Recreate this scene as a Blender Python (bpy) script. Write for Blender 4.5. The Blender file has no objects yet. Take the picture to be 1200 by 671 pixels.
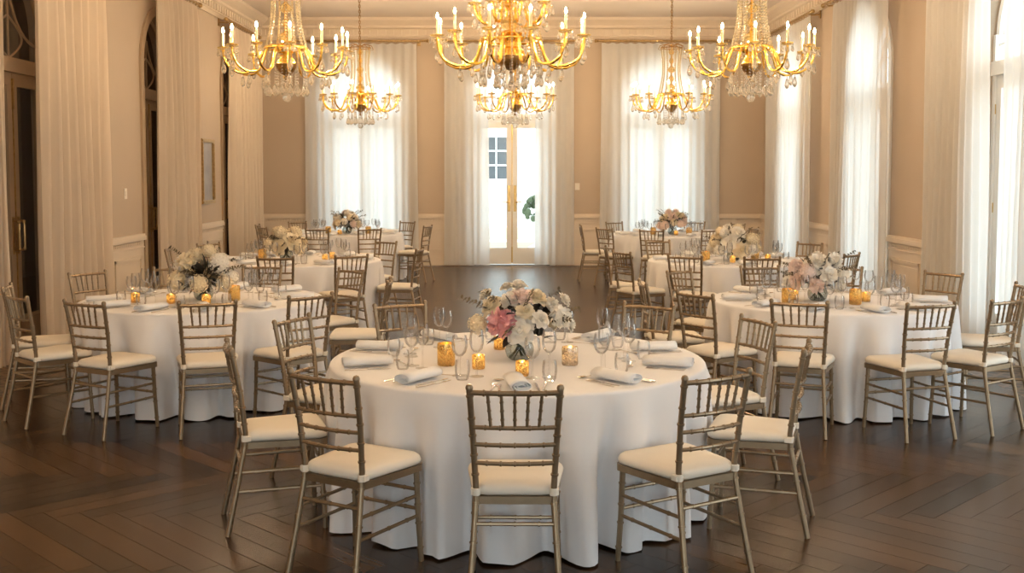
import bpy, bmesh, math, random
from mathutils import Vector, Matrix
random.seed(11)
PI = math.pi
SC = bpy.context.scene
COL = SC.collection
sin, cos = math.sin, math.cos

# ------------------------------------------------------------------ materials
def new_mat(name):
    m = bpy.data.materials.new(name); m.use_nodes = True
    nt = m.node_tree
    return m, nt, nt.nodes['Principled BSDF'], nt.nodes['Material Output']

def link(nt, a, b): nt.links.new(a, b)

def paint(name, col, rough=0.6, metal=0.0, var=0.06, scale=8.0, bump=0.0, coat=0.0, spec=0.5):
    m, nt, p, out = new_mat(name)
    tc = nt.nodes.new('ShaderNodeTexCoord')
    n = nt.nodes.new('ShaderNodeTexNoise'); n.inputs['Scale'].default_value = scale; n.inputs['Detail'].default_value = 4
    link(nt, tc.outputs['Object'], n.inputs['Vector'])
    r = nt.nodes.new('ShaderNodeValToRGB')
    r.color_ramp.elements[0].position = .3; r.color_ramp.elements[1].position = .7
    r.color_ramp.elements[0].color = tuple(c*(1-var) for c in col)+(1,)
    r.color_ramp.elements[1].color = tuple(min(1, c*(1+var)) for c in col)+(1,)
    link(nt, n.outputs['Fac'], r.inputs['Fac']); link(nt, r.outputs['Color'], p.inputs['Base Color'])
    p.inputs['Roughness'].default_value = rough; p.inputs['Metallic'].default_value = metal
    p.inputs['Specular IOR Level'].default_value = spec
    p.inputs['Coat Weight'].default_value = coat
    if bump:
        b = nt.nodes.new('ShaderNodeBump'); b.inputs['Strength'].default_value = bump; b.inputs['Distance'].default_value = .01
        link(nt, n.outputs['Fac'], b.inputs['Height']); link(nt, b.outputs['Normal'], p.inputs['Normal'])
    return m

def weave(name, col, rough=.85, sheer=0.0, translucent=0.0, scale=900):
    m, nt, p, out = new_mat(name)
    tc = nt.nodes.new('ShaderNodeTexCoord')
    n = nt.nodes.new('ShaderNodeTexNoise'); n.inputs['Scale'].default_value = 5; n.inputs['Detail'].default_value = 3
    link(nt, tc.outputs['Object'], n.inputs['Vector'])
    w = nt.nodes.new('ShaderNodeTexNoise'); w.inputs['Scale'].default_value = scale
    link(nt, tc.outputs['Object'], w.inputs['Vector'])
    r = nt.nodes.new('ShaderNodeValToRGB')
    r.color_ramp.elements[0].color = tuple(c*.95 for c in col)+(1,); r.color_ramp.elements[1].color = tuple(col)+(1,)
    link(nt, n.outputs['Fac'], r.inputs['Fac']); link(nt, r.outputs['Color'], p.inputs['Base Color'])
    p.inputs['Roughness'].default_value = rough; p.inputs['Specular IOR Level'].default_value = .2
    b = nt.nodes.new('ShaderNodeBump'); b.inputs['Strength'].default_value = .12; b.inputs['Distance'].default_value = .002
    link(nt, w.outputs['Fac'], b.inputs['Height']); link(nt, b.outputs['Normal'], p.inputs['Normal'])
    last = p.outputs['BSDF']
    if translucent:
        t = nt.nodes.new('ShaderNodeBsdfTranslucent'); link(nt, r.outputs['Color'], t.inputs['Color'])
        mx = nt.nodes.new('ShaderNodeMixShader'); mx.inputs[0].default_value = translucent
        link(nt, last, mx.inputs[1]); link(nt, t.outputs[0], mx.inputs[2]); last = mx.outputs[0]
    if sheer:
        t = nt.nodes.new('ShaderNodeBsdfTransparent')
        mx = nt.nodes.new('ShaderNodeMixShader'); mx.inputs[0].default_value = sheer
        link(nt, last, mx.inputs[1]); link(nt, t.outputs[0], mx.inputs[2]); last = mx.outputs[0]
    link(nt, last, out.inputs['Surface'])
    return m

def thin_glass(name, tint=(.96, .97, .97), blend=.35, rough=.02, gain=.4):
    m, nt, p, out = new_mat(name); nt.nodes.remove(p)
    t = nt.nodes.new('ShaderNodeBsdfTransparent'); t.inputs['Color'].default_value = tint+(1,)
    g = nt.nodes.new('ShaderNodeBsdfGlossy'); g.inputs['Roughness'].default_value = rough
    lw = nt.nodes.new('ShaderNodeLayerWeight'); lw.inputs['Blend'].default_value = blend
    mx = nt.nodes.new('ShaderNodeMixShader')
    ml = nt.nodes.new('ShaderNodeMath'); ml.operation = 'MULTIPLY'; ml.inputs[1].default_value = gain
    link(nt, lw.outputs['Fresnel'], ml.inputs[0]); link(nt, ml.outputs[0], mx.inputs[0]); link(nt, t.outputs[0], mx.inputs[1]); link(nt, g.outputs[0], mx.inputs[2])
    link(nt, mx.outputs[0], out.inputs['Surface'])
    return m

def crystal(name, col=(1, .97, .92), tr=(1, .95, .85)):
    m, nt, p, out = new_mat(name)
    p.inputs['Base Color'].default_value = col+(1,); p.inputs['Roughness'].default_value = .02
    p.inputs['IOR'].default_value = 1.55; p.inputs['Transmission Weight'].default_value = 1.0
    t = nt.nodes.new('ShaderNodeBsdfTranslucent'); t.inputs['Color'].default_value = tr+(1,)
    mx = nt.nodes.new('ShaderNodeMixShader'); mx.inputs[0].default_value = .22
    link(nt, p.outputs[0], mx.inputs[1]); link(nt, t.outputs[0], mx.inputs[2]); link(nt, mx.outputs[0], out.inputs['Surface'])
    return m

def emit(name, col, s):
    m, nt, p, out = new_mat(name); nt.nodes.remove(p)
    e = nt.nodes.new('ShaderNodeEmission'); e.inputs['Color'].default_value = col+(1,); e.inputs['Strength'].default_value = s
    link(nt, e.outputs[0], out.inputs['Surface'])
    return m

FLAME = 1050.0
SKY = 3.8
M = {}
M['wall'] = paint('wall_paint', (.47, .37, .275), .7, var=.02, scale=2)
M['cream'] = paint('cream_trim', (.66, .55, .43), .45, var=.02, scale=3)
M['ceiling'] = paint('ceiling_paint', (.66, .56, .46), .8, var=.02, scale=2)
M['door'] = paint('door_paint', (.84, .82, .78), .4, var=.02, scale=3)
M['door_tan'] = paint('shaded_tan_door_paint', (.40, .29, .19), .45, var=.04, scale=3)  # tan wall paint with its shadow tone put into the colour
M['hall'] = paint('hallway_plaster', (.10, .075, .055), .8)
M['brass'] = paint('brass', (.62, .42, .17), .28, 1.0, .1, 30)
M['old_brass'] = paint('old_brass', (.46, .31, .14), .35, 1.0, .2, 30)
M['gilt'] = paint('gilt', (.95, .61, .14), .26, 1.0, .08, 40)
M['gilt_dark'] = paint('gilt_dark', (.38, .22, .08), .35, 1.0, .3, 40)
M['chair'] = paint('champagne_gold_lacquer', (.31, .225, .14), .32, .7, .10, 25)
M['cushion'] = weave('ivory_cushion', (.86, .79, .68))
M['cloth'] = weave('white_table_linen', (.85, .84, .85))
M['napkin'] = weave('white_napkin_linen', (.86, .86, .87))
M['sheer'] = weave('sheer_curtain_voile', (.85, .84, .82), translucent=.54, sheer=.09)
M['drape'] = weave('lamplit_curtain_linen', (.70, .58, .455), translucent=.25)  # same curtain cloth, not backlit: tan lamplight put into its colour
M['silver'] = paint('silver', (.75, .70, .64), .2, 1.0, .08, 60)
M['glass'] = thin_glass('drinking_glass', (.98, .98, .98), blend=.30, gain=.5)
M['pane'] = thin_glass('window_glass', blend=.10, gain=.25)
M['vase'] = thin_glass('vase_glass', (.85, .87, .86), blend=.4)
M['crystal'] = crystal('cut_crystal')
M['amber_crystal'] = crystal('warm_pressed_glass', (1, .86, .52), (1, .80, .42))
M['warm_crystal'] = crystal('lamplit_crystal', (1, .92, .72), (1, .88, .62))  # clear beads; the gold of the lamps is put into the tint
M['wax'] = paint('ivory_wax', (.85, .72, .45), .5)
M['flame'] = emit('lamp_flame', (1.0, .75, .47), FLAME)
M['votive_flame'] = emit('votive_flame', (1.0, .70, .32), 45)
M['white_petal'] = weave('white_petals', (.90, .85, .77), .7, translucent=.08, scale=60)
M['cream_petal'] = weave('cream_petals', (.86, .75, .56), .7, translucent=.08, scale=60)
M['blush_petal'] = weave('blush_petals', (.88, .72, .65), .7, translucent=.08, scale=60)
M['pink_petal'] = weave('pink_petals', (.84, .46, .47), .7, translucent=.08, scale=60)
M['leaf'] = paint('dark_leaves', (.035, .030, .022), .45, var=.3, scale=30)
M['sprig'] = paint('brown_green_sprigs', (.10, .075, .04), .5, var=.3, scale=30)
M['stem'] = paint('stems', (.06, .06, .025), .5, var=.3, scale=30)
M['artwork'] = paint('pale_grey_artwork', (.25, .23, .23), .4, var=.25, scale=3)
M['plastic'] = paint('switch_plastic', (.75, .68, .58), .4)
M['snow'] = paint('pale_paving', (.72, .70, .66), .8, var=.06, scale=1)
M['stucco'] = paint('white_stucco', (.80, .78, .74), .8, var=.03, scale=1)
M['dark_glass'] = paint('dark_window_panes', (.10, .11, .12), .15)
M['shrub'] = paint('grey_green_shrub', (.10, .13, .07), .7, var=.3, scale=20)

def mercury_glass():
    m, nt, p, out = new_mat('gold_mercury_glass')
    tc = nt.nodes.new('ShaderNodeTexCoord')
    v = nt.nodes.new('ShaderNodeTexVoronoi'); v.inputs['Scale'].default_value = 150
    link(nt, tc.outputs['Object'], v.inputs['Vector'])
    r = nt.nodes.new('ShaderNodeValToRGB'); r.color_ramp.elements[0].position = .25; r.color_ramp.elements[1].position = .6
    link(nt, v.outputs['Distance'], r.inputs['Fac'])
    p.inputs['Base Color'].default_value = (.72, .50, .20, 1); p.inputs['Metallic'].default_value = .9; p.inputs['Roughness'].default_value = .25
    t = nt.nodes.new('ShaderNodeBsdfTranslucent'); t.inputs['Color'].default_value = (.92, .76, .42, 1)
    mx = nt.nodes.new('ShaderNodeMixShader')
    link(nt, r.outputs['Color'], mx.inputs[0]); link(nt, t.outputs[0], mx.inputs[1]); link(nt, p.outputs[0], mx.inputs[2])
    link(nt, mx.outputs[0], out.inputs['Surface'])
    return m
M['mercury'] = mercury_glass()
def silver_mercury():
    m = M['mercury'].copy(); m.name = 'silver_mercury_glass'
    for n in m.node_tree.nodes:
        if n.type == 'BSDF_PRINCIPLED': n.inputs['Base Color'].default_value = (.72, .62, .5, 1)
        if n.type == 'BSDF_TRANSLUCENT': n.inputs['Color'].default_value = (.85, .75, .6, 1)
    return m
M['mercury_silver'] = silver_mercury()

def parquet():
    m, nt, p, out = new_mat('dark_oak_parquet')
    at = nt.nodes.new('ShaderNodeAttribute'); at.attribute_name = 'tone'
    uv = nt.nodes.new('ShaderNodeUVMap'); uv.uv_map = 'grain'
    mp = nt.nodes.new('ShaderNodeMapping'); mp.inputs['Scale'].default_value = (3, 60, 1)
    link(nt, uv.outputs[0], mp.inputs[0])
    n = nt.nodes.new('ShaderNodeTexNoise'); n.inputs['Scale'].default_value = 1.0; n.inputs['Detail'].default_value = 5
    link(nt, mp.outputs[0], n.inputs['Vector'])
    r = nt.nodes.new('ShaderNodeValToRGB')
    r.color_ramp.elements[0].color = (.015, .0063, .0022, 1); r.color_ramp.elements[1].color = (.112, .054, .020, 1)
    link(nt, at.outputs['Fac'], r.inputs['Fac'])
    r2 = nt.nodes.new('ShaderNodeValToRGB'); r2.color_ramp.elements[0].color = (.7, .7, .7, 1); r2.color_ramp.elements[1].color = (1.2, 1.2, 1.2, 1)
    link(nt, n.outputs['Fac'], r2.inputs['Fac'])
    mul = nt.nodes.new('ShaderNodeMix'); mul.data_type = 'RGBA'; mul.blend_type = 'MULTIPLY'; mul.inputs[0].default_value = 1
    link(nt, r.outputs[0], mul.inputs[6]); link(nt, r2.outputs[0], mul.inputs[7])
    link(nt, mul.outputs[2], p.inputs['Base Color'])
    p.inputs['Roughness'].default_value = .27; p.inputs['Specular IOR Level'].default_value = .36
    b = nt.nodes.new('ShaderNodeBump'); b.inputs['Strength'].default_value = .06; b.inputs['Distance'].default_value = .004
    link(nt, n.outputs['Fac'], b.inputs['Height']); link(nt, b.outputs[0], p.inputs['Normal'])
    return m
M['parquet'] = parquet()

def border_mat():
    # inlaid lattice border on the floor by the walls
    m, nt, p, out = new_mat('inlaid_floor_border')
    tc = nt.nodes.new('ShaderNodeTexCoord'); sx = nt.nodes.new('ShaderNodeSeparateXYZ')
    link(nt, tc.outputs['Object'], sx.inputs[0])
    def mth(op, a, b=None):
        n = nt.nodes.new('ShaderNodeMath'); n.operation = op
        for i, v in enumerate((a, b)):
            if v is None: continue
            if isinstance(v, (int, float)): n.inputs[i].default_value = v
            else: link(nt, v, n.inputs[i])
        return n.outputs[0]
    X, Y = sx.outputs['X'], sx.outputs['Y']
    s = mth('ADD', X, Y); d = mth('SUBTRACT', X, Y)
    def stripes(c, period, frac):
        f = mth('FRACT', mth('DIVIDE', mth('ADD', c, 100), period)); return mth('LESS_THAN', f, frac)
    a = stripes(s, .17, .3); b2 = stripes(d, .17, .3)
    lat = mth('MAXIMUM', a, b2)
    mix = nt.nodes.new('ShaderNodeMix'); mix.data_type = 'RGBA'
    mix.inputs[6].default_value = (.026, .014, .008, 1); mix.inputs[7].default_value = (.15, .095, .052, 1)
    link(nt, lat, mix.inputs[0]); link(nt, mix.outputs[2], p.inputs['Base Color'])
    p.inputs['Roughness'].default_value = .32
    return m
M['border'] = border_mat()
M['subfloor'] = paint('subfloor', (.02, .012, .007), .6)

# ------------------------------------------------------------------ mesh helpers
class MB:
    def __init__(s): s.bm = bmesh.new()
    def box(s, c, size, rot=None):
        r = bmesh.ops.create_cube(s.bm, size=1.0)
        mt = Matrix.Translation(c)
        if rot: mt = mt @ Matrix.Rotation(rot, 4, 'Z')
        mt = mt @ Matrix.Diagonal((size[0], size[1], size[2], 1))
        bmesh.ops.transform(s.bm, matrix=mt, verts=r['verts']); return s
    def quad(s, *pts):
        s.bm.faces.new([s.bm.verts.new(p) for p in pts]); return s
    def grid(s, fn, nu, nv, cu=False, cv=False):
        vs = [[s.bm.verts.new(fn(i/nu, j/nv)) for j in range(nv+(0 if cv else 1))] for i in range(nu+(0 if cu else 1))]
        for i in range(nu):
            for j in range(nv):
                a = vs[i][j]; b = vs[(i+1) % len(vs)][j]; c = vs[(i+1) % len(vs)][(j+1) % len(vs[0])]; d = vs[i][(j+1) % len(vs[0])]
                try: s.bm.faces.new((a, b, c, d))
                except ValueError: pass
        return vs
    def tube(s, pts, rad, n=8, closed=False, caps=True):
        pts = [Vector(p) for p in pts]
        if not isinstance(rad, (list, tuple)): rad = [rad]*len(pts)
        rings = []; N = len(pts); up = None
        for i, p in enumerate(pts):
            if closed: d = pts[(i+1) % N]-pts[i-1]
            else: d = pts[min(i+1, N-1)]-pts[max(i-1, 0)]
            d.normalize()
            if up is None:
                ref = Vector((0, 0, 1)) if abs(d.z) < .9 else Vector((1, 0, 0))
                up = (ref-d*ref.dot(d)).normalized()
            else:
                up = (up-d*up.dot(d))
                up = up.normalized() if up.length > 1e-6 else d.orthogonal().normalized()
            sd = d.cross(up)
            rings.append([s.bm.verts.new(p+(up*cos(2*PI*k/n)+sd*sin(2*PI*k/n))*rad[i]) for k in range(n)])
        for i in range(N if closed else N-1):
            a, b = rings[i], rings[(i+1) % N]
            for k in range(n): s.bm.faces.new((a[k], a[(k+1) % n], b[(k+1) % n], b[k]))
        if caps and not closed:
            s.bm.faces.new(list(reversed(rings[0]))); s.bm.faces.new(rings[-1])
        return s
    def lathe(s, prof, n=16, c=(0, 0, 0), sc=(1, 1)):
        c = Vector(c); rings = []
        for r, z in prof:
            if r < 1e-5: rings.append([s.bm.verts.new(c+Vector((0, 0, z)))])
            else: rings.append([s.bm.verts.new(c+Vector((r*sc[0]*cos(2*PI*k/n), r*sc[1]*sin(2*PI*k/n), z))) for k in range(n)])
        for a, b in zip(rings, rings[1:]):
            if len(a) == 1 and len(b) == 1: continue
            for k in range(n):
                k2 = (k+1) % n
                if len(a) == 1: s.bm.faces.new((a[0], b[k2], b[k]))
                elif len(b) == 1: s.bm.faces.new((a[k], a[k2], b[0]))
                else: s.bm.faces.new((a[k], a[k2], b[k2], b[k]))
        return s
    def ball(s, c, r, seg=8, rings=6, sz=1.0):
        return s.lathe([(r*sin(PI*k/rings), -r*sz*cos(PI*k/rings)) for k in range(rings+1)], seg, c)
    def prism(s, pts, z0, z1):
        lo = [s.bm.verts.new((x, y, z0)) for x, y in pts]; hi = [s.bm.verts.new((x, y, z1)) for x, y in pts]
        n = len(pts)
        s.bm.faces.new(list(reversed(lo))); s.bm.faces.new(hi)
        for i in range(n): s.bm.faces.new((lo[i], lo[(i+1) % n], hi[(i+1) % n], hi[i]))
        return s
    def build(s, name, mat, parent=None, smooth=True, loc=None, rz=0, fix=True):
        if fix: bmesh.ops.recalc_face_normals(s.bm, faces=s.bm.faces)
        me = bpy.data.meshes.new(name); s.bm.to_mesh(me); s.bm.free()
        me.materials.append(M[mat] if isinstance(mat, str) else mat)
        if smooth:
            me.polygons.foreach_set('use_smooth', [True]*len(me.polygons))
            if smooth is True:
                try: me.set_sharp_from_angle(angle=math.radians(42))
                except Exception: pass
        o = bpy.data.objects.new(name, me); COL.objects.link(o)
        if parent: o.parent = parent
        if loc: o.location = loc
        o.rotation_euler.z = rz
        return o

def tag(o, label=None, cat=None, group=None, kind=None):
    if label: o['label'] = label
    if cat: o['category'] = cat
    if group: o['group'] = group
    if kind: o['kind'] = kind
    return o
def thing(name, label, cat, loc=(0, 0, 0), rz=0, group=None, kind=None):
    o = bpy.data.objects.new(name, None); COL.objects.link(o); o.empty_display_size = .1
    o.location = loc; o.rotation_euler.z = rz
    return tag(o, label, cat, group, kind)
KIDS = {}
def kids(o): return [c for c in bpy.data.objects if c.parent == o]
def tree_of(o): return (o, [tree_of(c) for c in kids(o)])
def copy_tree(t, parent=None):
    o, ch = t
    c = o.copy(); COL.objects.link(c)
    if parent: c.parent = parent
    for k in ch: copy_tree(k, c)
    return c
def struct(o, label, cat): return tag(o, label, cat, kind='structure')

# ------------------------------------------------------------------ the room
HW, YB, YF, CH = 4.76, 20.6, -3.2, 4.65      # half width, back wall, wall behind the camera, ceiling
OW, SPR = .72, 3.15                           # opening half width and spring of its arch
DEP = .30                                     # wall thickness
SIDE = [18.2, 14.47, 10.75]
RSIDE = [18.2, 14.47, 10.42]
LSIDE = [18.6, 14.78, 10.75]
BACK = [-2.81, 0.0, 2.82]

def wall(name, label, a0, a1, openings, place, mat='wall'):
    """place(a, h, d): along the wall, height, depth into the wall"""
    mb = MB()
    ops = sorted(openings)
    edges = [a0]+[e for c in ops for e in (c-OW, c+OW)]+[a1]
    for d in (0, DEP):
        for i in range(0, len(edges), 2):
            mb.quad(place(edges[i], 0, d), place(edges[i+1], 0, d), place(edges[i+1], CH, d), place(edges[i], CH, d))
        for c in ops:
            n = 20
            for k in range(n):
                t0, t1 = PI-PI*k/n, PI-PI*(k+1)/n
                x0, x1 = c+OW*cos(t0), c+OW*cos(t1)
                mb.quad(place(x0, SPR+OW*sin(t0), d), place(x1, SPR+OW*sin(t1), d), place(x1, CH, d), place(x0, CH, d))
    for c in ops:
        pts = [(c-OW, 0)]+[(c-OW*cos(PI*k/20), SPR+OW*sin(PI*k/20)) for k in range(21)]+[(c+OW, 0)]
        for (p, q) in zip(pts, pts[1:]):
            mb.quad(place(p[0], p[1], 0), place(q[0], q[1], 0), place(q[0], q[1], DEP), place(p[0], p[1], DEP))
    return struct(mb.build(name, mat, smooth=False), label, 'wall')

PL = lambda a, h, d: Vector((-HW-d, a, h))
PR = lambda a, h, d: Vector((HW+d, a, h))
PB = lambda a, h, d: Vector((a, YB+d, h))
PF = lambda a, h, d: Vector((a, YF-d, h))
wall('wall_left', 'tan plastered side wall with arched openings to dark doors', YF, YB, LSIDE, PL)
wall('wall_right', 'tan plastered side wall with daylit arched openings', YF, YB, RSIDE+[6.7, 3.0], PR)
wall('wall_back', 'tan plastered end wall with three arched openings', -HW, HW, BACK, PB)
wall('wall_front', 'tan plastered wall at the near end of the room', -HW, HW, [-2.9, 0, 2.9], PF)  # its unseen openings are added to let in sky fill
struct(MB().quad((-HW, YF, CH), (-HW, YB, CH), (HW, YB, CH), (HW, YF, CH)).build('ceiling', 'ceiling', smooth=False), 'pale plain plastered ceiling', 'ceiling')

# floor: sub floor, inlaid border along the walls, herringbone boards
def floor():
    root = MB().box((0, (YB+YF)/2, -.03), (2*HW+.6, YB-YF+.6, .05)).build('floor', 'subfloor', smooth=False)
    struct(root, 'dark brown herringbone parquet floor with inlaid border', 'floor')
    FX, FY0, FY1 = 4.02, YF, YB-.42
    bd = MB()
    for (x0, x1, y0, y1) in ((-HW, -FX, YF, YB), (FX, HW, YF, YB), (-FX, FX, FY1, YB)):
        bd.quad((x0, y0, -.0015), (x1, y0, -.0015), (x1, y1, -.0015), (x0, y1, -.0015))
    bd.build('inlaid_border', 'border', root, smooth=False)
    W, n = .132, 8
    bm = bmesh.new(); uvl = bm.loops.layers.uv.new('grain'); tl = bm.faces.layers.float.new('tone_f')
    c45 = math.sqrt(.5)
    rng = random.Random(3)
    cy = (FY0+FY1)/2
    N = int((FY1-FY0+2*FX)/W*.75)+12
    def add(x0, y0, lx, ly, vert):
        g = .0009
        cs = [(x0+g, y0+g), (x0+lx-g, y0+g), (x0+lx-g, y0+ly-g), (x0+g, y0+ly-g)]
        P = [((x+y)*c45, (x-y)*c45+cy) for x, y in cs]
        if max(abs(p[0]) for p in P) > FX+1.0 or min(p[1] for p in P) < FY0-1 or max(p[1] for p in P) > FY1+1: return
        f = bm.faces.new([bm.verts.new((p[0], p[1], 0)) for p in P])
        off = rng.random()*50
        base = .52 if vert else .22  # one board direction lighter: the floor's sheen put into the tone
        f[tl] = min(1, max(0, rng.gauss(base, .19)))
        for lp, (x, y) in zip(f.loops, cs):
            lp[uvl].uv = ((y, x+off) if vert else (x, y+off))
    for a in range(-N, N):
        for b in range(-N, N):
            if abs((a+b)*W*c45) > FX+1.5: continue
            mm = (a-b) % (2*n)
            if mm == 0: add(a*W, b*W, n*W, W, False)
            elif mm == 2*n-1: add(a*W, b*W, W, n*W, True)
    for co, no in (((FX, 0, 0), (1, 0, 0)), ((-FX, 0, 0), (-1, 0, 0)), ((0, FY1, 0), (0, 1, 0)), ((0, FY0, 0), (0, -1, 0))):
        bmesh.ops.bisect_plane(bm, geom=bm.verts[:]+bm.edges[:]+bm.faces[:], plane_co=co, plane_no=no, clear_outer=True)
    me = bpy.data.meshes.new('parquet'); 
    bm.to_mesh(me); vals = [f[tl] for f in bm.faces]; bm.free()
    at = me.attributes.new('tone', 'FLOAT', 'FACE')
    at.data.foreach_set('value', vals)
    me.materials.append(M['parquet'])
    o = bpy.data.objects.new('parquet_boards', me); COL.objects.link(o); o.parent = root
floor()

# cornice, wainscot, baseboards -------------------------------------------------
def cornice(name, label, a0, a1, place):
    mb = MB()
    prof = [(0, CH-.40), (-.03, CH-.40), (-.03, CH-.34), (-.05, CH-.33), (-.05, CH-.20), (-.09, CH-.18), (-.09, CH-.14), (-.15, CH-.10), (-.21, CH-.05), (-.22, CH-.0)]
    for p, q in zip(prof, prof[1:]):
        mb.quad(place(a0, p[1], p[0]), place(a1, p[1], p[0]), place(a1, q[1], q[0]), place(a0, q[1], q[0]))
    a = a0+.1
    while a < a1-.1:
        c = place(a, CH-.265, -.065); e = place(a+.09, CH-.265, -.065)-c
        s = (.09 if abs(e.x) > .01 else .035, .09 if abs(e.y) > .01 else .035, .10)
        mb.box(c, s); a += .15
    struct(mb.build(name, 'cream', smooth=False), label, 'cornice')
cornice('trim_1', 'cornice with dentil blocks along the left wall', YF, YB, PL)
cornice('trim_2', 'cornice with dentil blocks along the right wall', YF, YB, PR)
cornice('trim_3', 'cornice with dentil blocks above the end wall', -HW, HW, PB)

def segs(a0, a1, ops, gap=.13):
    e = [a0]+[x for c in sorted(ops) for x in (c-OW-gap, c+OW+gap)]+[a1]
    return [(e[i], e[i+1]) for i in range(0, len(e), 2) if e[i+1]-e[i] > .1]
def slab(mb, place, a0, a1, h0, h1, d0, d1):
    P = [place(a, h, d) for a in (a0, a1) for h in (h0, h1) for d in (d0, d1)]
    lo = Vector((min(p.x for p in P), min(p.y for p in P), min(p.z for p in P))); hi = Vector((max(p.x for p in P), max(p.y for p in P), max(p.z for p in P)))
    mb.box((lo+hi)/2, hi-lo)
def wainscot(n, side, a0, a1, ops, place):
    mb = MB(); bb = MB()
    for s0, s1 in segs(a0, a1, ops):
        slab(mb, place, s0, s1, 0, .90, -.018, 0)
        slab(mb, place, s0, s1, .90, .955, -.055, 0); slab(mb, place, s0, s1, .955, .98, -.04, 0)
        slab(mb, place, s0, s1, .80, .815, -.03, 0)
        a = s0+.03
        while a < s1-.05:                       # bead row under the rail
            slab(mb, place, a, a+.03, .845, .885, -.036, -.016); a += .055
        w = s1-s0; k = max(1, round(w/1.3)); pw = w/k
        for i in range(k):
            p0, p1 = s0+i*pw+.12, s0+(i+1)*pw-.12
            if p1-p0 < .15: continue
            for (h0, h1) in ((.28, .70),):
                slab(mb, place, p0, p1, h1-.035, h1, -.036, -.01); slab(mb, place, p0, p1, h0, h0+.035, -.036, -.01)
                slab(mb, place, p0, p0+.035, h0, h1, -.036, -.01); slab(mb, place, p1-.035, p1, h0, h1, -.036, -.01)
                slab(mb, place, p0+.07, p1-.07, h0+.07, h1-.07, -.024, -.01)
        slab(bb, place, s0, s1, 0, .15, -.04, 0); slab(bb, place, s0, s1, .15, .18, -.03, 0)
    struct(mb.build('trim_%d' % n, 'cream', smooth=False), 'cream panelled wainscot with chair rail on the %s wall' % side, 'wainscot')
    struct(bb.build('baseboard_%s' % side, 'cream', smooth=False), 'cream baseboard along the %s wall' % side, 'baseboard')
wainscot(4, 'left', YF, YB, LSIDE, PL)
wainscot(5, 'right', YF, YB, RSIDE+[6.7, 3.0], PR)
wainscot(6, 'back', -HW, HW, BACK, PB)

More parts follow.
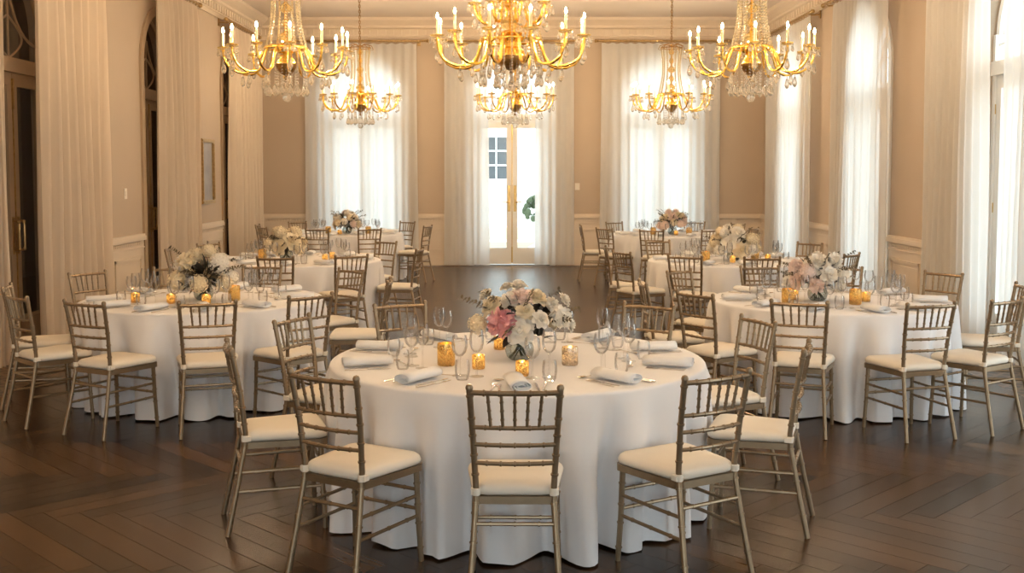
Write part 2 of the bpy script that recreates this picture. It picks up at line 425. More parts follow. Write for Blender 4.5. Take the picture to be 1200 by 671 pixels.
# arched french doors -----------------------------------------------------------
def arch_pts(c, w, spr, n=20): return [(c-w*cos(PI*k/n), spr+w*sin(PI*k/n)) for k in range(n+1)]
NDOOR = [0]
def french_door(c, place, mat, label, hinge_mat='brass', pulls=False, dep=.17):
    NDOOR[0] += 1
    root = thing('door_%d' % NDOOR[0], label, 'door', kind='structure')
    # casing on the room face
    mb = MB()
    path = [(c-OW-.05, 0)]+arch_pts(c, OW+.05, SPR)+[(c+OW+.05, 0)]
    for (p, q) in zip(path, path[1:]):
        pin = lambda v: (c+(v[0]-c)*(OW/(OW+.05)), v[1] if v[1] <= SPR else SPR+(v[1]-SPR)*(OW/(OW+.05)))
        pot = lambda v: (c+(v[0]-c)*((OW+.11)/(OW+.05)), v[1] if v[1] <= SPR else SPR+(v[1]-SPR)*((OW+.11)/(OW+.05)))
        a, b, e, f = pin(p), pin(q), pot(q), pot(p)
        mb.quad(place(*a, -.03), place(*b, -.03), place(*e, -.03), place(*f, -.03))
        mb.quad(place(*a, 0), place(*b, 0), place(*b, -.03), place(*a, -.03))
        mb.quad(place(*f, 0), place(*e, 0), place(*e, -.03), place(*f, -.03))
    mb.build('casing', mat, root, smooth=False)
    # frame: jambs, transom bar, arched head
    mb = MB()
    slab(mb, place, c-OW, c-OW+.05, 0, SPR, dep-.03, dep+.07); slab(mb, place, c+OW-.05, c+OW, 0, SPR, dep-.03, dep+.07)
    slab(mb, place, c-OW, c+OW, 2.74, 2.88, dep-.05, dep+.08)
    pts = arch_pts(c, OW-.03, SPR)
    mb.tube([place(x, h, dep+.02) for x, h in pts], .035, 6)
    mb.build('door_frame', mat, root, smooth=False)
    # fanlight with curved muntins
    fl = MB()
    fl.tube([place(c, 2.88, dep+.02), place(c, SPR+OW-.04, dep+.02)], .014, 6)
    for s in (-1, 1):
        fl.tube([place(c+s*(OW-.05)*(1-sin(t)*1.0), SPR-.1+(OW+.02)*.86*(1-cos(t))*1.1, dep+.02) for t in [PI/2*k/10 for k in range(9)]], .014, 6)
        fl.tube([place(c+s*.3*sin(t), 2.88+.42*(1-(t/PI)), dep+.02) for t in [PI*k/10 for k in range(11)]], .012, 6)
    fn = fl.build('fanlight', mat, root)
    g = MB()
    gp = [(c-OW+.03, 2.86)]+arch_pts(c, OW-.03, SPR)+[(c+OW-.03, 2.86)]
    vs = [g.bm.verts.new(place(x, h, dep+.02)) for x, h in gp]; g.bm.faces.new(vs)
    g.build('pane', 'pane', fn, smooth=False)
    # two leaves
    for s in (-1, 1):
        a0, a1 = sorted((c+s*.004, c+s*(OW-.052)))
        lf = MB()
        st = .10; d0, d1 = dep-.005, dep+.04
        slab(lf, place, a0, a0+st, .01, 2.735, d0, d1); slab(lf, place, a1-st, a1, .01, 2.735, d0, d1)
        slab(lf, place, a0+st, a1-st, 2.61, 2.735, d0, d1); slab(lf, place, a0+st, a1-st, .01, .30, d0, d1)
        slab(lf, place, a0+st, a1-st, .30, .325, d0+.01, d1-.01)
        L = lf.build('leaf', mat, root, smooth=False)
        g = MB(); slab(g, place, a0+st-.01, a1-st+.01, .31, 2.62, dep+.014, dep+.02); g.build('pane', 'pane', L, smooth=False)
        h = MB(); hx = c+s*.055
        if pulls:
            slab(h, place, hx-.022, hx+.022, .95, 1.32, d0-.006, d0)
            h.tube([place(hx, .99, d0-.005), place(hx, .99, d0-.05), place(hx, 1.03, d0-.06), place(hx, 1.24, d0-.06), place(hx, 1.28, d0-.05), place(hx, 1.28, d0-.005)], .012, 8)
            h.ball(place(hx, 1.00, d0-.055), .02); h.ball(place(hx, 1.27, d0-.055), .02)
        else:
            slab(h, place, hx-.026, hx+.026, 1.02, 1.52, d0-.006, d0)
            h.tube([place(hx, 1.20, d0), place(hx, 1.20, d0-.05), place(hx+s*.13, 1.20, d0-.055)], .011, 8)
        h.build('handle', hinge_mat, L)
        if s < 0:
            f = MB(); x = c
            slab(f, place, x-.014, x+.014, .04, .34, d0-.016, d0); slab(f, place, x-.014, x+.014, 2.38, 2.68, d0-.016, d0)
            slab(f, place, x-.008, x+.008, .34, 2.38, d0-.008, d0)
            f.build('flush_bolt', hinge_mat, L, smooth=False)
        hg = MB()
        for hz in (.35, 1.4, 2.4):
            ax = c+s*(OW-.045); hg.tube([place(ax, hz-.05, d0-.008), place(ax, hz+.05, d0-.008)], .009, 6)
        hg.build('hinge', hinge_mat, L)
    return root
for i, c in enumerate(LSIDE):
    w = ('farthest', 'middle', 'nearest')[i]
    french_door(c, PL, 'door_tan', '%s dark arched french door in the left wall, unlit beyond its glass' % w, 'old_brass', pulls=True)
for i, c in enumerate(RSIDE):
    w = ('farthest', 'middle', 'nearest')[i]
    french_door(c, PR, 'door', '%s white arched french door in the daylit right wall' % w)
for c, w in zip(BACK, ('arched french window behind sheers, left of the glazed doors', 'tall white french doors with brass handles in the end wall', 'arched french window behind sheers, right of the glazed doors')):
    french_door(c, PB, 'door', w)

# ---------------------------------------------------------------- beyond the openings
struct(MB().box((0, 30, -.12), (120, 120, .1)).build('ground', 'snow', smooth=False), 'pale paving outside the glazed doors', 'ground')
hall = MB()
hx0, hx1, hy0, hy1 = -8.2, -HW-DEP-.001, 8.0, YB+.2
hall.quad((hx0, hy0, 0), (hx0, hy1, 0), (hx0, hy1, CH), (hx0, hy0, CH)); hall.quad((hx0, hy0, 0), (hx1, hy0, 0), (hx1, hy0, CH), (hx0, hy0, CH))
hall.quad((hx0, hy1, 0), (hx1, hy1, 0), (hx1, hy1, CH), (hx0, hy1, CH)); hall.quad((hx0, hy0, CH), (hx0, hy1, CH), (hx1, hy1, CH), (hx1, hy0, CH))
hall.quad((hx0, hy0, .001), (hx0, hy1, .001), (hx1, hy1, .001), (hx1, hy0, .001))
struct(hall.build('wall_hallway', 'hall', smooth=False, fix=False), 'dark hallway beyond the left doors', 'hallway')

bld = thing('white_building', 'white building with a gridded window seen through the glazed doors', 'building', (0, 38, -.07))
b = MB(); b.box((0, 1.5, 2.9), (16, 3, 5.8)); b.box((0, -.1, 5.6), (16.3, .3, .3)); b.build('wall', 'stucco', bld, smooth=False)
wf = MB(); wx, wz, ww, wh = -.55, 2.35, .42, .75
for k in range(3): wf.box((wx+(k-1)*ww, -.03, wz), (.05, .06, 2*wh))
for k in range(4): wf.box((wx, -.03, wz-wh+k*2*wh/3), (2*ww, .06, .06))
wfo = wf.build('window', 'stucco', bld, smooth=False)
MB().box((wx, -.012, wz), (2*ww, .02, 2*wh)).build('pane', 'dark_glass', wfo, smooth=False)
stp = thing('stone_steps', 'low pale stone steps outside the glazed doors', 'steps', (0, 0, -.07))
for k in range(2): MB().box((0, 27.0+k*3.2, .06+.1*k), (7, .7, .14+.2*k)).build('step', 'cream', stp, smooth=False)
ur = thing('planted_urn', 'dark planted urn outside the right glazed door leaf', 'planter', (.62, 26.2, -.07))
MB().lathe([(0, 0), (.22, 0), (.22, .05), (.08, .12), (.08, .25), (.25, .45), (.30, .75), (.33, .8), (.28, .8), (0, .76)], 16).build('urn', 'stucco', ur)
f = MB(); rg = random.Random(5)
for k in range(70):
    th, ph = rg.random()*2*PI, rg.random()*PI*.6
    p = Vector((.33*sin(ph)*cos(th), .33*sin(ph)*sin(th), .85+.4*cos(ph)))
    f.ball(p, .07, 5, 4)
f.build('foliage', 'shrub', ur)

# ---------------------------------------------------------------- curtains
def curtain(label, place, a0, a1, z1=4.17, d=-.17, nf=None, amp=.022, mat='sheer', seed=0, group=None, z0=.02):
    rg = random.Random(seed)
    w = a1-a0; nf = nf or max(3, int(w/.15))
    ph = [rg.uniform(-.5, .5) for _ in range(nf+2)]; am = [rg.uniform(.55, 1.25) for _ in range(nf+2)]
    mb = MB(); nu, nv = nf*8, 16
    def fn(u, v):
        t = u*nf; i = int(min(t, nf-1e-6)); fr = t-i
        A = am[i]*(1-fr)+am[i+1]*fr; P = ph[i]*(1-fr)+ph[i+1]*fr
        h = z0+(z1-z0)*v
        top = max(0, (v-.93)/.07)
        a = amp*A*(1-.45*top)*(1+.25*(1-v))
        y = a*sin(2*PI*(t+P*(1-v)*.8))+.012*sin(7*u+5*v)
        s = (u-.5)*w*(1+.05*(1-v)*(1-v))+a*.15*sin(4*PI*t+1)
        return place(a0+w/2+s, h+.012*sin(2*PI*t)*(1 if v > .99 else 0), d+y)
    mb.grid(fn, nu, nv)
    o = mb.build('curtain', mat, smooth='all')
    return tag(o, label, 'curtain', group)
def rod(label, place, a0, a1, h=4.215, d=-.17):
    root = thing('curtain_rod', label, 'curtain rod', group='brass curtain rods')
    MB().tube([place(a0, h, d), place(a1, h, d)], .021, 10).build('pole', 'old_brass', root)
    for a in (a0, a1):
        e = place(a, h, d); s = -1 if a == a0 else 1
        mb = MB(); q = [place(a+s*x, h, d) for x in (0, .015, .03, .055, .075, .085)]
        mb.tube(q, [.022, .03, .022, .036, .03, .008], 10); mb.build('finial', 'old_brass', root)
        mb = MB(); b = a-s*.12
        mb.tube([place(b, h, d), place(b, h-.03, d+.03), place(b, h-.02, -.012)], .012, 8); mb.box(place(b, h-.02, -.008), (.02, .06, .12) if place in (PL, PR) else (.06, .02, .12))
        mb.build('bracket', 'old_brass', root)
    n = int((a1-a0)/.14)
    for k in range(n):
        a = a0+(k+.5)*(a1-a0)/n
        MB().tube([place(a, h+.03*cos(t)-.006, d+.03*sin(t)) for t in [2*PI*j/10 for j in range(10)]], .004, 5, closed=True).build('ring', 'old_brass', root)
    return root
WH = ('farthest', 'middle', 'nearest')
LP = [(0, 0, -.78, 1.27), (0, 0, -.62, 1.16), (-1.27, -.94, -.17, 1.50)]
for i, c in enumerate(LSIDE):
    q = LP[i]
    rod('brass rod above the %s door on the left wall' % WH[i], PL, c-(1.33 if i == 2 else .95), c+1.62-(0, .3, .35)[2-i])
    if i == 2: curtain('narrow near panel of the curtains at the %s left wall door' % WH[i], PL, c+q[0], c+q[1], seed=i*7+1, group='left wall curtains', nf=4, mat='drape', amp=.045)
    curtain('wide far panel of the curtains at the %s left wall door' % WH[i], PL, c+q[2], c+q[3], seed=i*7+2, group='left wall curtains', mat='drape', nf=8, amp=.055)
RP = [(-1.36, .1, .08, 1.62), (-1.1, .1, .08, 1.33), (-1.00, -.23, .20, 1.81)]
for i, c in enumerate(RSIDE):
    q = RP[i]
    rod('brass rod above the %s door on the right wall' % WH[i], PR, c-1.40+(.33 if i == 2 else 0), c+1.66+(.2 if i == 2 else 0))
    curtain('near sheer panel at the %s right wall door' % WH[i], PR, c+q[0], c+q[1], seed=i*7+41, group='right wall curtains', mat='sheer')
    curtain('far sheer panel at the %s right wall door' % WH[i], PR, c+q[2], c+q[3], d=-.125, seed=i*7+42, group='right wall curtains', mat='sheer')
for nm, c, (a, b2, c2, d2) in (('left end window', BACK[0], (-1.07, .03, .01, 1.02)), ('glazed end doors', 0, (-1.27, -.44, .44, 1.16)), ('right end window', BACK[2], (-1.15, .02, 0, 1.08))):
    rod('brass rod above the %s' % nm, PB, c-1.2, c+1.18)
    curtain('white sheer panel hanging left of centre at the %s' % nm, PB, c+a, c+b2, seed=int(c*10)+70, group='end wall sheers')
    curtain('white sheer panel hanging right of centre at the %s' % nm, PB, c+c2, c+d2, d=-.125, seed=int(c*10)+90, group='end wall sheers')

# ---------------------------------------------------------------- wall fittings
pf = thing('framed_picture', 'gilt framed pale picture on the left wall between two curtains', 'picture')
mb = MB(); y0, y1, z0, z1 = 16.56, 17.24, 1.28, 2.28
for (a0, a1, h0, h1) in ((y0, y1, z1-.055, z1), (y0, y1, z0, z0+.055), (y0, y0+.055, z0+.055, z1-.055), (y1-.055, y1, z0+.055, z1-.055)):
    slab(mb, PL, a0, a1, h0, h1, -.045, -.002); slab(mb, PL, a0+.012, a1-.012, h0+.012, h1-.012, -.055, -.04)
mb.build('frame', 'old_brass', pf, smooth=False)
mb = MB(); slab(mb, PL, y0+.05, y1-.05, z0+.05, z1-.05, -.018, -.002); mb.build('artwork', 'artwork', pf, smooth=False)
for place, a, h, lab in ((PL, 13.35, 1.50, 'small light switch on the left wall between curtains'), (PB, 1.24, 1.50, 'small light switch on the end wall right of the doors')):
    sw = thing('light_switch', lab, 'switch')
    mb = MB(); slab(mb, place, a-.045, a+.045, h-.065, h+.065, -.008, -.001); mb.build('plate', 'plastic', sw, smooth=False)
    mb = MB(); slab(mb, place, a-.014, a+.014, h-.03, h+.03, -.013, -.007); mb.build('rocker', 'plastic', sw, smooth=False)

# ---------------------------------------------------------------- chandeliers
def bead_line(mb, pts_fn, n, r, seg=5, rings=4):
    for k in range(n): mb.ball(pts_fn(k/(n-1)), r, seg, rings)
def drop_mesh(mb, c, L=.07, r=.014):
    c = Vector(c)
    mb.ball(c, .007, 5, 4)
    mb.lathe([(0, -.008), (r*.45, -.02), (r, -L*.68), (r*.6, -L*.9), (0, -L)], 6, c)
def flame_profile(): return [(0, 0), (.009, .008), (.0115, .018), (.008, .034), (.003, .048), (0, .054)]

def arm_tree(root, R, zc, zl, zh, r0, th, candle_h=.17, scale=1.0, gilt='gilt'):
    """one curved arm: hub at (r0, zh), low point zl, cup at (R, zc)"""
    d = Vector((cos(th), sin(th), 0))
    ctrl = [(r0, zh), (r0+.10*R, zh+.06), (r0+.25*R, zh+.02), (.50*R, zl+.05), (.68*R, zl), (.86*R, zl+.035), (.97*R, zl+.12), (R, zc)]
    def cr(t):
        n = len(ctrl)-1; s = t*n; i = min(int(s), n-1); f = s-i
        P = [Vector(ctrl[max(0, min(n, i+k))]) for k in (-1, 0, 1, 2)]
        return .5*((2*P[1])+(-P[0]+P[2])*f+(2*P[0]-5*P[1]+4*P[2]-P[3])*f*f+(-P[0]+3*P[1]-3*P[2]+P[3])*f**3)
    pts = []; rad = []
    for k in range(29):
        p = cr(k/28); pts.append(d*p.x+Vector((0, 0, p.y))); rad.append((.0125+.003*sin(k*2.2))*scale)
    a = MB(); a.tube(pts, rad, 7); A = a.build('arm', gilt, root)
    c = d*R
    mb = MB(); mb.lathe([(0, zc-.02), (.012, zc-.018), (.016, zc), (.014, zc+.02), (.019, zc+.035), (.017, zc+.042), (0, zc+.042)], 10, c)
    mb.build('candle_socket', 'gilt', A)
    mb = MB(); mb.lathe([(.016, zc+.004), (.036*scale, zc+.006), (.056*scale, zc+.020), (.060*scale, zc+.032), (.055*scale, zc+.026), (.034*scale, zc+.012), (.016, zc+.010)], 14, c)
    mb.build('drip_cup', 'amber_crystal', A)
    mb = MB(); mb.lathe([(.0135, zc+.03), (.0135, zc+candle_h), (.009, zc+candle_h+.006), (0, zc+candle_h+.006)], 10, c); mb.build('candle', 'wax', A)
    mb = MB(); mb.lathe([(r, z+zc+candle_h+.006) for r, z in flame_profile()], 8, c); mb.build('flame', 'flame', A)
    mb = MB()
    for k in range(6):
        q = c+Vector((.056*scale*cos(k*PI/3), .056*scale*sin(k*PI/3), zc+.010)); drop_mesh(mb, q, .07, .014)
    mb.tube([c+Vector((.056*scale*cos(t), .056*scale*sin(t), zc+.012)) for t in [2*PI*j/18 for j in range(18)]], .003, 4, closed=True)
    mb.build('cup_drops', 'crystal', A)
    mb = MB(); 
    for k in range(4): mb.ball(c+Vector((0, 0, zc-.03-.022*k)), .008, 6, 4)
    drop_mesh(mb, c+Vector((0, 0, zc-.11)), .125, .029)
    mb.build('hanging_drop', 'crystal', A); mb = MB()
    q = d*(.70*R)+Vector((0, 0, zl-.02)); drop_mesh(mb, q, .12, .027)
    mb.build('hanging_drop', 'crystal', A)
    return A

def stem_prof(z0, z1, r):
    n = 5; out = []
    for k in range(n):
        a = z0+(z1-z0)*k/n; h = (z1-z0)/n
        rr = r*(1.0 if k % 2 == 0 else .7)*(1-.08*k)
        out += [(.012, a), (rr*.55, a+h*.08), (rr, a+h*.32), (rr*.9, a+h*.5), (rr*.4, a+h*.72), (.014, a+h*.86), (.02, a+h*.93)]
    return out+[(.012, z1)]

def chandelier(label, group, loc, rot):
    """heights are real heights; loc only moves it over the floor"""
    root = thing('chandelier', label, 'chandelier', (loc[0], loc[1], 0), rot, group)
    R, zc, zl, zh = .62, 2.98, 2.76, 2.98
    TOP = 3.80
    mb = MB(); mb.lathe([(0, 2.68), (.012, 2.69), (.02, 2.71), (.008, 2.725), (.012, 2.74), (.05, 2.755), (.095, 2.80), (.11, 2.845), (.112, 2.86), (0, 2.86)], 20); mb.build('bowl', 'gilt_dark', root)
    mb = MB(); mb.lathe([(.10, 2.86), (.085, 2.90), (.06, 2.93), (.06, 3.03), (.085, 3.05), (.05, 3.08), (0, 3.08)], 20)
    mb.build('hub', 'gilt', root)
    mb = MB(); mb.lathe(stem_prof(3.08, TOP, .075), 14); mb.build('stem', 'amber_crystal', root)
    MB().tube([(0, 0, 3.0), (0, 0, TOP+.03)], .011, 8).build('rod', 'gilt', root)
    for k in range(12): arm_tree(root, R, zc, zl, zh, .07, 2*PI*(k+.5)/12)
    # bead strands from crown to hub, a basket
    for k in range(14):
        th = 2*PI*k/14; d = Vector((cos(th), sin(th), 0)); mb = MB()
        bead_line(mb, lambda t: d*(.17+.045*t-.05*sin(PI*t))+Vector((0, 0, TOP-.03-(TOP-3.03)*t)), 27, .0135); mb.build('bead_strand', 'warm_crystal', root)
    mb = MB(); mb.tube([Vector((.17*cos(t), .17*sin(t), TOP-.03)) for t in [2*PI*j/24 for j in range(24)]], .008, 6, closed=True)
    for k in range(8):
        th = 2*PI*k/8; d = Vector((cos(th), sin(th), 0))
        mb.tube([d*.02+Vector((0, 0, TOP)), d*.10+Vector((0, 0, TOP+.03)), d*.19+Vector((0, 0, TOP+.005)), d*.215+Vector((0, 0, TOP-.05)), d*.19+Vector((0, 0, TOP-.06))], .006, 6)
    mb.build('crown', 'gilt_dark', root)
    mb = MB(); mb.tube([Vector((.215*cos(t), .215*sin(t), 3.02)) for t in [2*PI*j/24 for j in range(24)]], .009, 6, closed=True); mb.build('ring', 'gilt', root)
    # skirts of drops below
    for k in range(16):
        th = 2*PI*k/16; d = Vector((cos(th), sin(th), 0)); mb = MB()
        bead_line(mb, lambda t: d*(.215-.01*t)+Vector((0, 0, 3.0-.33*t)), 12, .0085); drop_mesh(mb, d*.205+Vector((0, 0, 2.655)), .12, .030)
        mb.build('drop_strand', 'crystal', root)
    for k in range(12):
        th = 2*PI*(k+.3)/12; d = Vector((cos(th), sin(th), 0)); mb = MB()
        bead_line(mb, lambda t: d*.10+Vector((0, 0, 2.82-.16*t)), 7, .008); drop_mesh(mb, d*.10+Vector((0, 0, 2.65)), .10, .02)
        mb.build('drop_strand', 'crystal', root)
    mb = MB(); mb.ball((0, 0, 2.52), .045, 10, 8); mb.tube([(0, 0, 2.56), (0, 0, 2.69)], .004, 6); mb.build('crystal_ball', 'crystal', root)
    mb = MB(); zz = TOP+.02; k = 0
    while zz < CH-.05:
        a = k*PI/2; d = Vector((cos(a), sin(a), 0))
        mb.tube([Vector((0, 0, zz+.03))+d*.015*cos(t)+Vector((0, 0, .027*sin(t))) for t in [2*PI*j/8 for j in range(8)]], .006, 5, closed=True)
        zz += .042; k += 1
    mb.build('chain', 'gilt_dark', root)
    MB().lathe([(0, CH-.08), (.03, CH-.075), (.07, CH-.03), (.085, CH), (0, CH)], 16).build('ceiling_rose', 'gilt_dark', root)
    return root

def grand_chandelier(label, loc, rot):
    root = thing('chandelier', label, 'chandelier', (loc[0], loc[1], 0), rot, 'crystal chandeliers')
    R, zc, zl, zh = .76, 3.10, 2.83, 3.09
    TOP = 4.15
    MB().lathe([(0, 2.74), (.014, 2.75), (.025, 2.775), (.01, 2.79), (.03, 2.80), (.09, 2.825), (.15, 2.87), (.17, 2.92), (.17, 2.94), (0, 2.94)], 24).build('bowl', 'gilt_dark', root)
    MB().lathe([(.15, 2.94), (.13, 3.0), (.09, 3.03), (.09, 3.14), (.13, 3.17), (.07, 3.2), (0, 3.2)], 24).build('hub', 'gilt', root)
    MB().lathe(stem_prof(3.2, TOP, .11), 16).build('stem', 'amber_crystal', root)
    MB().tube([(0, 0, 3.1), (0, 0, TOP+.03)], .014, 8).build('rod', 'gilt', root)
    for k in range(12): arm_tree(root, R, zc, zl, zh, .10, 2*PI*(k+.42)/12, .19, 1.25)
    for k in range(8): arm_tree(root, .38, 3.43, 3.26, 3.46, .06, 2*PI*(k+.3)/8, .17, 1.15)
    for k in range(6): arm_tree(root, .24, 3.72, 3.60, 3.76, .05, 2*PI*(k+.1)/6, .15, 1.0)
    for k in range(16):
        th = 2*PI*k/16; d = Vector((cos(th), sin(th), 0)); mb = MB()
        bead_line(mb, lambda t: d*(.10+.22*t-.05*sin(PI*t))+Vector((0, 0, TOP-.05-(TOP-.05-3.10)*t)), 34, .0145); mb.build('bead_strand', 'warm_crystal', root)
    for k in range(24):
        th = 2*PI*k/24; d = Vector((cos(th), sin(th), 0)); mb = MB()
        n = 9 if k % 2 else 13
        bead_line(mb, lambda t: d*.31+Vector((0, 0, 3.08-.024*n*t)), n, .012); drop_mesh(mb, d*.31+Vector((0, 0, 3.06-.024*n)), .12, .026)
        mb.build('drop_strand', 'crystal', root)
    for k in range(14):
        th = 2*PI*(k+.3)/14; d = Vector((cos(th), sin(th), 0)); mb = MB()
        bead_line(mb, lambda t: d*.155+Vector((0, 0, 2.90-.17*t)), 8, .009); drop_mesh(mb, d*.155+Vector((0, 0, 2.71)), .10, .021)
        mb.build('drop_strand', 'crystal', root)
    MB().tube([Vector((.31*cos(t), .31*sin(t), 3.10)) for t in [2*PI*j/28 for j in range(28)]], .010, 6, closed=True).build('ring', 'gilt', root)
    MB().tube([Vector((.12*cos(t), .12*sin(t), TOP-.03)) for t in [2*PI*j/20 for j in range(20)]], .010, 6, closed=True).build('crown', 'gilt', root)
    mb = MB(); mb.ball((0, 0, 2.63), .05, 10, 8); mb.tube([(0, 0, 2.68), (0, 0, 2.75)], .004, 6); mb.build('crystal_ball', 'crystal', root)
    mb = MB(); zz = TOP; k = 0
    while zz < CH-.05:
        d = Vector((cos(k*PI/2), sin(k*PI/2), 0))
        mb.tube([Vector((0, 0, zz+.03))+d*.014*cos(t)+Vector((0, 0, .028*sin(t))) for t in [2*PI*j/8 for j in range(8)]], .0048, 5, closed=True); zz += .043; k += 1
    mb.build('chain', 'gilt_dark', root)
    MB().lathe([(0, CH-.1), (.04, CH-.09), (.09, CH-.04), (.11, CH), (0, CH)], 16).build('ceiling_rose', 'gilt_dark', root)
    return root
ch0 = chandelier('gold and crystal chandelier in the nearer row, left of the grand central one', 'crystal chandeliers', (-2.30, 11.15), 0)
cht = tree_of(ch0)
for lab, x, y, r in (('gold and crystal chandelier in the nearer row, right of the grand central one', 2.44, 11.15, .1),
                     ('small looking chandelier in front of the left end window', -2.46, 17.7, .2),
                     ('small looking chandelier in front of the right end window', 2.58, 17.7, .05),
                     ('far chandelier seen just below the grand one, before the glazed doors', .05, 17.7, .15)):
    c = copy_tree(cht); c['label'] = lab; c.location = (x, y, 0); c.rotation_euler.z = r
for lab, x in (('added chandelier out of view over the near end of the room, on the left', -2.35), ('added chandelier out of view over the near side of the big front table', .05), ('added chandelier out of view over the near end of the room, on the right', 2.45)):
    c = copy_tree(cht); c['label'] = lab; c.location = (x, 4.15, 0); c.rotation_euler.z = .1  # extra row above the view, added to light the front table
grand_chandelier('grand three tier gold chandelier at the centre of the nearer row', (-.01, 11.15), .03)

# ---------------------------------------------------------------- tables
TABLES = [  # key, label phrase, centre, radius
    ('front', 'the big front table', .03, 5.78, 1.0),
    ('left', 'the first left table', -2.44, 8.52, .94),
    ('right', 'the first right table', 2.5, 8.46, .93),
    ('midleft', 'the middle left table', -2.45, 12.4, .94),
    ('midright', 'the middle right table', 2.5, 12.35, .94),
    ('backleft', 'the back left table', -2.75, 17.95, .94),
    ('backright', 'the back right table', 2.57, 17.65, .94)]
TT = {k: (p, x, y, r) for k, p, x, y, r in TABLES}
SLOT = ['near', 'near-left', 'nearer left', 'farther left', 'far-left', 'far', 'far-right', 'farther right', 'nearer right', 'near-right']
SLOT_ANG = [270, 234, 198, 162, 126, 90, 54, 18, 342, 306]
CH_ANG = {  # slot: (angle, radius of the chair back from the table centre, extra turn)
    'front': {0: (269.3, 1.53, 0), 1: (236, 1.50, 3), 2: (198, 1.50, 0), 3: (158, 1.42, 0), 4: (121.5, 1.45, 0), 6: (54, 1.45, 0), 7: (19, 1.48, 0), 8: (341, 1.50, 0), 9: (304.5, 1.50, -3)},
    'left': {0: (257, 1.46, -14), 1: (226, 1.44, 0), 2: (196, 1.42, 0), 3: (148, 1.42, 0), 4: (116, 1.4, 0), 5: (84, 1.4, 0), 6: (44, 1.42, 0), 7: (3, 1.46, 0), 8: (316, 1.44, 0), 9: (287, 1.46, 0)},
    'right': {0: (278, 1.45, 8), 1: (245, 1.45, 4), 2: (214, 1.45, 0), 3: (182, 1.48, 0), 4: (137, 1.42, 0), 5: (100, 1.4, 0), 6: (70, 1.4, 0), 7: (33, 1.42, 0), 8: (349, 1.40, 0), 9: (305, 1.46, 0)},
    'midleft': {0: (272, 1.45, 0), 9: (303, 1.45, 0), 8: (352, 1.42, 0), 6: (52, 1.42, 0), 3: (150, 1.42, 0), 2: (190, 1.44, 0)},
    'midright': {0: (271, 1.45, 0), 1: (240, 1.45, 0), 2: (206, 1.46, 0), 3: (176, 1.42, 0), 4: (118, 1.42, 0), 7: (37, 1.42, 0), 9: (318, 1.45, 0)},
    'backleft': {9: (293, 1.45, 0), 0: (261, 1.45, 0), 1: (214, 1.45, 0), 2: (183, 1.45, 0), 4: (135, 1.42, 0), 6: (50, 1.42, 0), 8: (343, 1.45, 0)},
    'backright': {0: (251, 1.45, 0), 1: (218, 1.45, 0), 3: (180, 1.45, 0), 4: (124, 1.42, 0), 6: (64, 1.42, 0), 7: (28, 1.42, 0), 8: (325, 1.45, 0), 9: (288, 1.45, 0)}}
TZ = .76
def table(key, phrase, x, y, R, seed):
    chairs = [(math.radians(a), rb-.25-.222) for a, rb, tw in CH_ANG[key].values()]
    rg = random.Random(seed)
    t = thing('round_table', 'round folding table under the cloth of %s' % phrase, 'table', (x, y, 0), rg.random(), 'round banquet tables')
    MB().lathe([(0, .72), (R-.035, .72), (R-.025, .735), (R-.035, TZ-.006), (0, TZ-.006)], 48).build('tabletop', 'subfloor', t)
    for k in range(4):
        a = PI/4+k*PI/2; q = Vector((cos(a)*(R-.25), sin(a)*(R-.25), 0))
        MB().tube([q, q*.93+Vector((0, 0, .72))], .018, 8).build('leg', 'silver', t)
    # cloth
    ph = [rg.random()*2*PI for _ in range(6)]; nA, nB, nC = rg.randint(19, 22), rg.randint(11, 13), rg.randint(27, 31)
    def fold(th):
        s = .65*sin(nA*th+ph[0]+.8*sin(3*th+ph[3]))+.35*sin(nB*th+ph[1]+.9*sin(2*th+ph[4]))+.25*sin(nC*th+ph[2])
        return s-.28*s*s+.1
    NT = 288
    prof = [(0.0, 0)]+[(f, 0) for f in (.3, .6, .85, .96)]
    mb = MB()
    rows = []
    for f, _ in prof[1:]:
        rows.append([Vector((R*f*cos(2*PI*k/NT), R*f*sin(2*PI*k/NT), TZ)) for k in range(NT)])
    for e in (.25, .5, .75, 1.0):
        a = e*PI/2
        rows.append([Vector(((R-.018+.018*sin(a))*cos(2*PI*k/NT), (R-.018+.018*sin(a))*sin(2*PI*k/NT), TZ-.018+.018*cos(a))) for k in range(NT)])
    for j in range(1, 15):
        tt = j/14
        row = []
        for k in range(NT):
            th = 2*PI*k/NT
            am = .135*min(1, tt*1.3)
            r = R+.012+.03*tt+am*(fold(th+.02*tt*sin(5*th))-.28)
            for ca, cr in chairs:               # the cloth is pushed in by the seats drawn up to it
                dd = abs((th-ca+PI) % (2*PI)-PI)*R
                if dd < .32: r = min(r, cr+max(0, dd-.21)*1.2)
            z = (TZ-.018)*(1-tt)+(.012+.006*fold(th*1.0+1))*tt
            row.append(Vector((r*cos(th), r*sin(th), z)))
        rows.append(row)
    bv = [[mb.bm.verts.new(p) for p in row] for row in rows]
    c = mb.bm.verts.new((0, 0, TZ))
    for k in range(NT): mb.bm.faces.new((c, bv[0][k], bv[0][(k+1) % NT]))
    for a, b in zip(bv, bv[1:]):
        for k in range(NT): mb.bm.faces.new((a[k], b[k], b[(k+1) % NT], a[(k+1) % NT]))
    o = mb.build('tablecloth', 'cloth', smooth='all', loc=(x, y, 0))
    tag(o, 'white floor length cloth draped in folds over %s' % phrase, 'tablecloth', 'white round tablecloths')
for i, (k, p, x, y, r) in enumerate(TABLES): table(k, p, x, y, r, 20+i)

